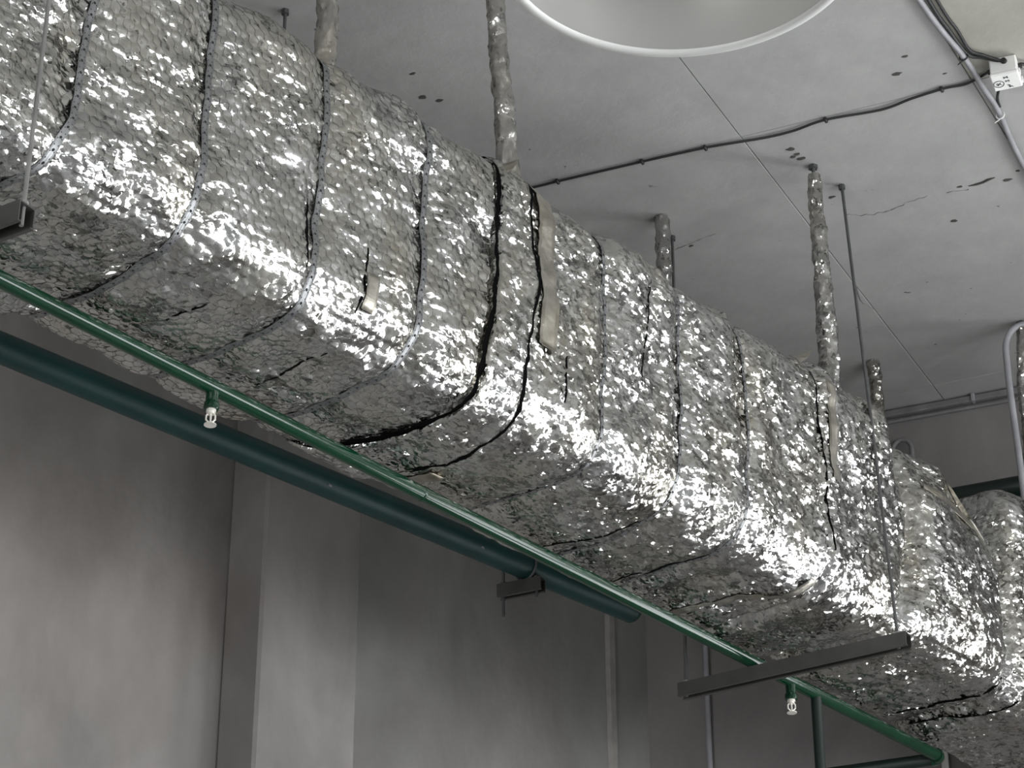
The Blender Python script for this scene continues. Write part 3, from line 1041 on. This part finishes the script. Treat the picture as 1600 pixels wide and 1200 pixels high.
def drop(p, with_head=True):
    p = Vector(p)
    d = MB()
    d.tube([p, p - Z * 0.034], 0.0125, 20)
    d.tube([p - Z * 0.034, p - Z * 0.037, p - Z * 0.050, p - Z * 0.052], [0.0130, 0.0155, 0.0155, 0.0135], 20)
    dn = d.build('drop_nipple', M_GREEN, pipe, True)
    h = MB()
    z0 = p.z - 0.050
    c = lambda dz: Vector((p.x, p.y, z0 - dz))
    h.tube([c(0), c(0.006)], 0.0085, 16)
    h.tube([c(0.006), c(0.010)], 0.0060, 16)
    for s in (-1, 1):
        o = Vector((s * 0.0075, 0.0, 0))
        h.tube([c(0.008) + o * 0.6, c(0.012) + o, c(0.020) + o, c(0.026) + o * 0.2], 0.0016, 8)
    h.tube([c(0.008), c(0.024)], 0.0018, 8)
    h.tube([c(0.024), c(0.029)], 0.0028, 10)
    h.tube([c(0.029), c(0.0302)], 0.0105, 20)
    h.v = [tuple((Vector(q) - c(0)) * 1.2 + c(0)) for q in h.v]
    hd = h.build('sprinkler_head', M_SPRINKLER, dn, True)
    hd['label'] = 'pale metal sprinkler head'


drop(PA + (Vector((-0.593, 4.439, 0)) - Vector((PA.x, PA.y, 0))).length * pd)
drop(PA + (Vector((0.703, 5.922, 0)) - Vector((PA.x, PA.y, 0))).length * pd)
# vertical branch and end elbow
pv = PA + (Vector((0.776, 6.005, 0)) - Vector((PA.x, PA.y, 0))).length * pd
MB().tube([pv, pv - Z * 1.6], 0.0135, 20).build('vertical_branch', M_DEEPGREEN_SHADE, pipe, True)
cdv = Vector((-0.985, 0.10, -0.11)).normalized()
elb = []
for k in range(9):
    th = k / 8 * PI / 2
    q = PB - pd * 0.03
    elb.append(q + pd * (0.03 * math.sin(th)) + cdv * (0.03 * (1 - math.cos(th))))
MB().tube(elb, PR * 1.18, 20).build('elbow', M_GREEN, pipe, True)
MB().tube([elb[-1], elb[-1] + cdv * 0.75], PR, 20).build('side_branch', M_DEEPGREEN_SHADE, pipe, True)
# painted pipe joint
for q in (0.36, 0.745):
    pj = PA.lerp(PB, q)
    MB().tube([pj - pd * 0.004, pj - pd * 0.002, pj + pd * 0.002, pj + pd * 0.004], [PR, PR + 0.0012, PR + 0.0012, PR], 32, False).build('weld', M_GREEN, pipe, True)

# ---------------------------------------------------------------- dark green main with capped end
MA, MBp = Vector((-1.119, 4.821, 4.44)), Vector((0.325, 6.200, 4.44))
md = (MBp - MA).normalized()
mainp = thing('main_pipe', tuple(MA - md * 0.9), 'thick dark green pipe with rounded capped end along the wall', 'pipe')
MR = 0.0350
MB().tube([MA - md * 0.9, MBp - md * 0.012], MR, 36).build('pipe_run', M_DKGREEN, mainp, True)
capp = []
capr = []
for k in range(8):
    th = k / 7 * PI / 2
    capp.append(MBp - md * 0.014 + md * (0.026 * math.sin(th)))
    capr.append(max(0.001, (MR + 0.0004) * math.cos(th)))
MB().tube(capp, capr, 36).build('end_cap', M_DKGREEN, mainp, True)
for q, dz in ((0.185, 0.005), (0.43, 0.004), (0.46, -0.004), (0.71, 0.0)):
    c = MA.lerp(MBp, q)
    side = Vector((md.y, -md.x, 0)) * (MR * 0.86) + Z * (-MR * 0.5 + dz)
    MB().box(c + side, md, Vector((md.y, -md.x, 0)), Z, 0.010, 0.002, 0.006, 0.0008).build('paint_chip', M_CONDUIT, mainp)
# its small hanger
sh = thing('pipe_hanger', (0.02, 5.93, 4.36), 'small dark strut clamp under the thick dark green pipe', 'hanger')
h0, h1 = Vector((-0.040, 5.995, 4.366)), Vector((0.085, 5.862, 4.366))
hd_ = (h1 - h0).normalized()
h0 = Vector((-0.033, 5.965, 4.366)); h1 = h0 + Vector((0.112, -0.052, 0))
channel_part(h0, h1, 0.036, 0.03, sh)
for q, dn in ((h0 + (h1 - h0) * 0.10, 0.05), (h0 + (h1 - h0) * 0.86, 0.014)):
    MB().tube([q - Z * dn, q + Z * (CEIL - 4.366)], 0.0040, 8).build('rod', M_DARK_ROD, sh, True)
    MB().tube([q + Z * 0.036, q + Z * 0.044], 0.009, 6).build('nut', M_DARK_ROD, sh)
cl = [MA.lerp(MBp, 0.80) + Vector((math.cos(th) * md.y, -math.cos(th) * md.x, math.sin(th))) * (MR + 0.003) for th in np.linspace(-PI / 2, 1.5 * PI, 25)]
MB().tube(cl, 0.0035, 8).build('clamp_ring', M_DARK_ROD, sh, True)

# ---------------------------------------------------------------- high-bay lamp
LC = (0.275, 3.283, 4.300)
lamp = thing('high_bay_lamp', (LC[0], LC[1], LC[2]), 'large round unlit dome lamp cut by the top edge', 'lamp')
prof_in = [(0.288, 0.004)] + [(0.288 - 0.205 * (1 - math.cos(t)) ** 1.0, 0.004 + 0.30 * math.sin(t)) for t in np.linspace(0.02, PI / 2, 24)]
v_, f_ = lathe(prof_in + [(q[0] + 0.0025, q[1] + 0.002) for q in prof_in[::-1]], LC, 128)
mk('reflector', v_, f_, M_REFL, lamp, smooth=True)
v_, f_ = lathe([(0.288, 0.008), (0.290, 0.000), (0.296, -0.002), (0.306, 0.000), (0.3075, 0.003), (0.304, 0.007), (0.296, 0.006), (0.290, 0.010)], LC, 128)
mk('rim', v_, f_, M_RIM, lamp, smooth=True)
v_, f_ = lathe([(0.0, 0.300), (0.080, 0.302), (0.095, 0.31), (0.095, 0.44), (0.08, 0.46), (0.0, 0.462)], LC, 48)
mk('housing', v_, f_, M_LAMP_BODY, lamp)
MB().tube([(LC[0], LC[1], LC[2] + 0.46), (LC[0], LC[1], CEIL)], 0.007, 10).build('suspension_rod', M_ROD, lamp, True)

# ---------------------------------------------------------------- cables, conduits and junction box on the ceiling
cz = CEIL - 0.010


def smooth_path(pts, n=8):
    pts = [Vector(p) for p in pts]
    out = []
    for i in range(len(pts) - 1):
        p0 = pts[max(0, i - 1)]; p1 = pts[i]; p2 = pts[i + 1]; p3 = pts[min(len(pts) - 1, i + 2)]
        for k in range(n):
            t = k / n
            out.append(0.5 * ((2 * p1) + (p2 - p0) * t + (2 * p0 - 5 * p1 + 4 * p2 - p3) * t * t + (3 * p1 - p0 - 3 * p2 + p3) * t ** 3))
    out.append(pts[-1])
    return out


ct = thing('grey_conduit', (1.1, 5.03, cz), 'grey plastic conduit crossing the ceiling beside the white box', 'conduit')
MB().tube(smooth_path([(0.70, 4.32, cz), (0.972, 4.827, cz), (1.102, 5.031, cz - 0.004), (1.168, 5.150, cz - 0.008), (1.227, 5.265, cz), (1.333, 5.506, cz), (1.60, 6.02, cz)]), 0.0072, 14).build('tube', M_CONDUIT, ct, True)
for px_, py_ in ((1.102, 5.031), (1.232, 5.275)):
    rg = [Vector((px_, py_, cz - 0.003)) + P_DIR * (math.cos(th) * 0.0105) + Z * (math.sin(th) * 0.0105) for th in np.linspace(0, 2 * PI, 17)]
    mb = MB().tube(rg, 0.0018, 6)
    mb.tube([Vector((px_, py_, cz - 0.013)), Vector((px_, py_, cz - 0.013)) - P_DIR * 0.018 + T_DIR * 0.006 - Z * 0.004], 0.0016, 6)
    mb.build('cable_tie', M_BOX if px_ > 1.2 else M_BLACK_CABLE, ct)

kb = lambda nm, pts, r, lab: tag(MB().tube(smooth_path(pts), r, 10).build(nm, M_BLACK_CABLE, None, True), lab, 'cable')
kb('black_cable', [(0.73, 4.31, cz + 0.004), (0.985, 4.815, cz + 0.004), (1.05, 4.93, cz + 0.003), (1.112, 5.030, cz + 0.004), (1.150, 5.042, cz + 0.004), (1.195, 5.052, cz)], 0.0052,
   'black cable bending from the grey conduit into the white box')
kb('black_cable', [(0.76, 4.31, cz + 0.005), (1.005, 4.815, cz + 0.005), (1.075, 4.94, cz + 0.005), (1.114, 5.012, cz + 0.003), (1.150, 5.030, cz + 0.001), (1.178, 5.041, cz - 0.002), (1.2005, 5.0455, cz - 0.006)], 0.0042,
   'second black cable beside the grey conduit, further right at the top edge')
wb = thing('thin_black_cable', (0.5, 5.43, CEIL - 0.004), 'thin black cable clipped along the ceiling joint from the duct to the box', 'cable')
WBP = [(-0.25, 5.735), (0.059, 5.609), (0.12, 5.582), (0.338, 5.491), (0.41, 5.462), (0.498, 5.428), (0.575, 5.405), (0.655, 5.381), (0.72, 5.352), (0.795, 5.305), (0.93, 5.262), (1.0, 5.215), (1.076, 5.172), (1.13, 5.152), (1.175, 5.105)]
MB().tube(smooth_path([(x, y, CEIL - 0.005) for x, y in WBP]), 0.0034, 8).build('wire', M_BLACK_CABLE, wb, True)
for x, y in ((0.12, 5.582), (0.338, 5.491), (0.498, 5.428), (0.795, 5.305), (1.07, 5.175)):
    MB().box((x, y, CEIL - 0.006), X_DIR, T_DIR, Z, 0.008, 0.016, 0.012, 0.002).build('clip', M_BLACK_CABLE, wb)
kb('black_cable', [(1.245, 5.062, CEIL - 0.012), (1.30, 5.068, CEIL - 0.006), (1.45, 5.01, CEIL - 0.006), (1.8, 4.87, CEIL - 0.006)], 0.0042,
   'black cable leaving the white box to the right edge')
kb('black_cable', [(1.212, 5.112, CEIL - 0.03), (1.207, 5.150, CEIL - 0.024), (1.213, 5.205, CEIL - 0.012), (1.226, 5.245, CEIL - 0.008)], 0.0038,
   'short black cable from the white box down to the conduit')

# junction box with marker writing
B1 = Vector((0.936, -0.351, 0)).normalized()      # along the lid, to the right
B2 = Vector((0.351, 0.936, 0)).normalized()       # along the lid, away from the camera
BC = Vector((1.2100, 5.0775, 0))
jb = thing('junction_box', (BC.x, BC.y, CEIL - 0.055), 'small white junction box with handwritten marks at the ceiling conduit', 'box')
MB().box(BC + Z * (CEIL - 0.022), B1, B2, Z, 0.066, 0.064, 0.044, 0.003).build('box_body', M_BOX, jb)
lid = MB().box(BC + Z * (CEIL - 0.049), B1, B2, Z, 0.070, 0.068, 0.010, 0.003).build('lid', M_BOX, jb)
for s in (-1, 1):
    MB().box(BC + B1 * (0.036) + B2 * (s * 0.018) + Z * (CEIL - 0.044), B1, B2, Z, 0.006, 0.012, 0.014, 0.001).build('latch', M_BOX, jb)
for p_, d_ in ((BC - B2 * 0.033 + B1 * 0.004, -B2), (BC - B1 * 0.034, -B1), (BC + B1 * 0.034, B1)):
    q = p_ + Z * (CEIL - 0.016)
    MB().tube([q, q + d_ * 0.008], [0.008, 0.006], 14).build('grommet', M_BLACK_CABLE, jb, True)


def lid_pt(a, b):     # a: 0..1 along B1, b: 0..1 along B2
    return BC + B1 * ((a - 0.5) * 0.066) + B2 * ((b - 0.5) * 0.064) + Z * (CEIL - 0.0546)


ink = MB()
ring = [lid_pt(0.215 + 0.19 * math.cos(t), 0.56 + 0.20 * math.sin(t)) for t in np.linspace(0, 2 * PI, 29)]
ink.tube(ring, 0.0008, 6)
for st in ([(0.13, 0.50), (0.30, 0.62)], [(0.29, 0.49), (0.15, 0.64)], [(0.12, 0.58), (0.20, 0.66)],
           [(0.46, 0.21), (0.60, 0.21)], [(0.46, 0.16), (0.46, 0.27)], [(0.59, 0.15), (0.57, 0.21), (0.60, 0.27)],
           [(0.49, 0.40), (0.49, 0.50), (0.54, 0.44), (0.60, 0.42), (0.62, 0.47), (0.58, 0.52)],
           [(0.50, 0.70), (0.60, 0.74), (0.54, 0.79), (0.64, 0.83), (0.55, 0.88)], [(0.66, 0.83), (0.68, 0.90)]):
    ink.tube([lid_pt(*q) for q in st], 0.0011 if st[0][1] < 0.3 else 0.0009, 6)
ink.build('marker_writing', M_INK, lid)

# ---------------------------------------------------------------- conduits and pipes by the end wall
def ew(a, out, z):
    return Vector((1.132, 6.849, 0)) + E_DIR * a + E_NRM * out + Z * z


tr = thing('wall_conduit', tuple(ew(0, 0.015, 5.38)), 'wide grey trunking along the top of the end wall', 'conduit')
mb = MB().box(ew(0.2, 0.012, CEIL - 0.016), E_DIR, E_NRM, Z, 1.5, 0.022, 0.020, 0.002)
mb.build('trunking', M_WALL_CONDUIT, tr)
for a in (-0.3, 0.285, 0.75):
    MB().box(ew(a, 0.014, CEIL - 0.014), E_DIR, E_NRM, Z, 0.012, 0.028, 0.026, 0.002).build('clip', M_CONDUIT, tr)
tag(MB().tube([ew(-0.6, 0.010, CEIL - 0.040), ew(0.95, 0.010, CEIL - 0.040)], 0.006, 12).build('thin_wall_conduit', M_WALL_CONDUIT, None, True),
    'thin grey conduit just below the wide trunking on the end wall', 'conduit')

hookp = [(2.2, 6.20, 5.385), (1.60, 6.28, 5.385), (1.475, 6.297, 5.388)]
for t in np.linspace(0, PI / 2, 9)[1:]:
    hookp.append((1.475 - 0.066 * math.sin(t), 6.30, 5.388 - 0.090 * (1 - math.cos(t))))
hookp += [(1.408, 6.30, 5.2), (1.415, 6.30, 4.9), (1.42, 6.30, 4.4)]
tag(MB().tube(hookp, 0.0095, 14).build('bent_conduit', M_CONDUIT, None, True), 'grey conduit bending down from the ceiling at the right edge', 'conduit')

rp = []
for t in np.linspace(0, PI, 15):
    rp.append(ew(0.058 - 0.030 * math.cos(t), 0.03, 5.245 + 0.036 * math.sin(t)))
rp = [ew(0.028, 0.03, 5.0)] + rp + [ew(0.088, 0.03, 5.0)]
tag(MB().tube(rp, 0.0075, 12).build('conduit_loop', M_WALL_CONDUIT, None, True), 'grey conduit loop peeking over the duct by the end wall', 'conduit')

gpa, gpb = Vector((1.300, 6.512, 4.945)), Vector((1.454, 6.451, 4.947))
gd = (gpb - gpa).normalized()
tag(MB().tube([gpa - gd * 0.25, gpb + gd * 0.9], 0.030, 28).build('cross_pipe', M_DEEPGREEN_SHADE, None, True),
    'very dark green pipe behind the duct at the right edge', 'pipe')

tag(MB().tube([ew(-0.588, 0.02, 1.0), ew(-0.588, 0.02, 5.3)], 0.0085, 12).build('vertical_conduit', M_CONDUIT, None, True),
    'thin vertical grey conduit on the end wall behind the long strut', 'conduit')
mb = MB().box(ew(0.103, 0.02, 2.75), E_DIR, E_NRM, Z, 0.020, 0.010, 3.15, 0.001)
tag(mb.build('flat_bar', M_FRAME), 'pale vertical flat bar beside the end of the green pipe', 'bar')
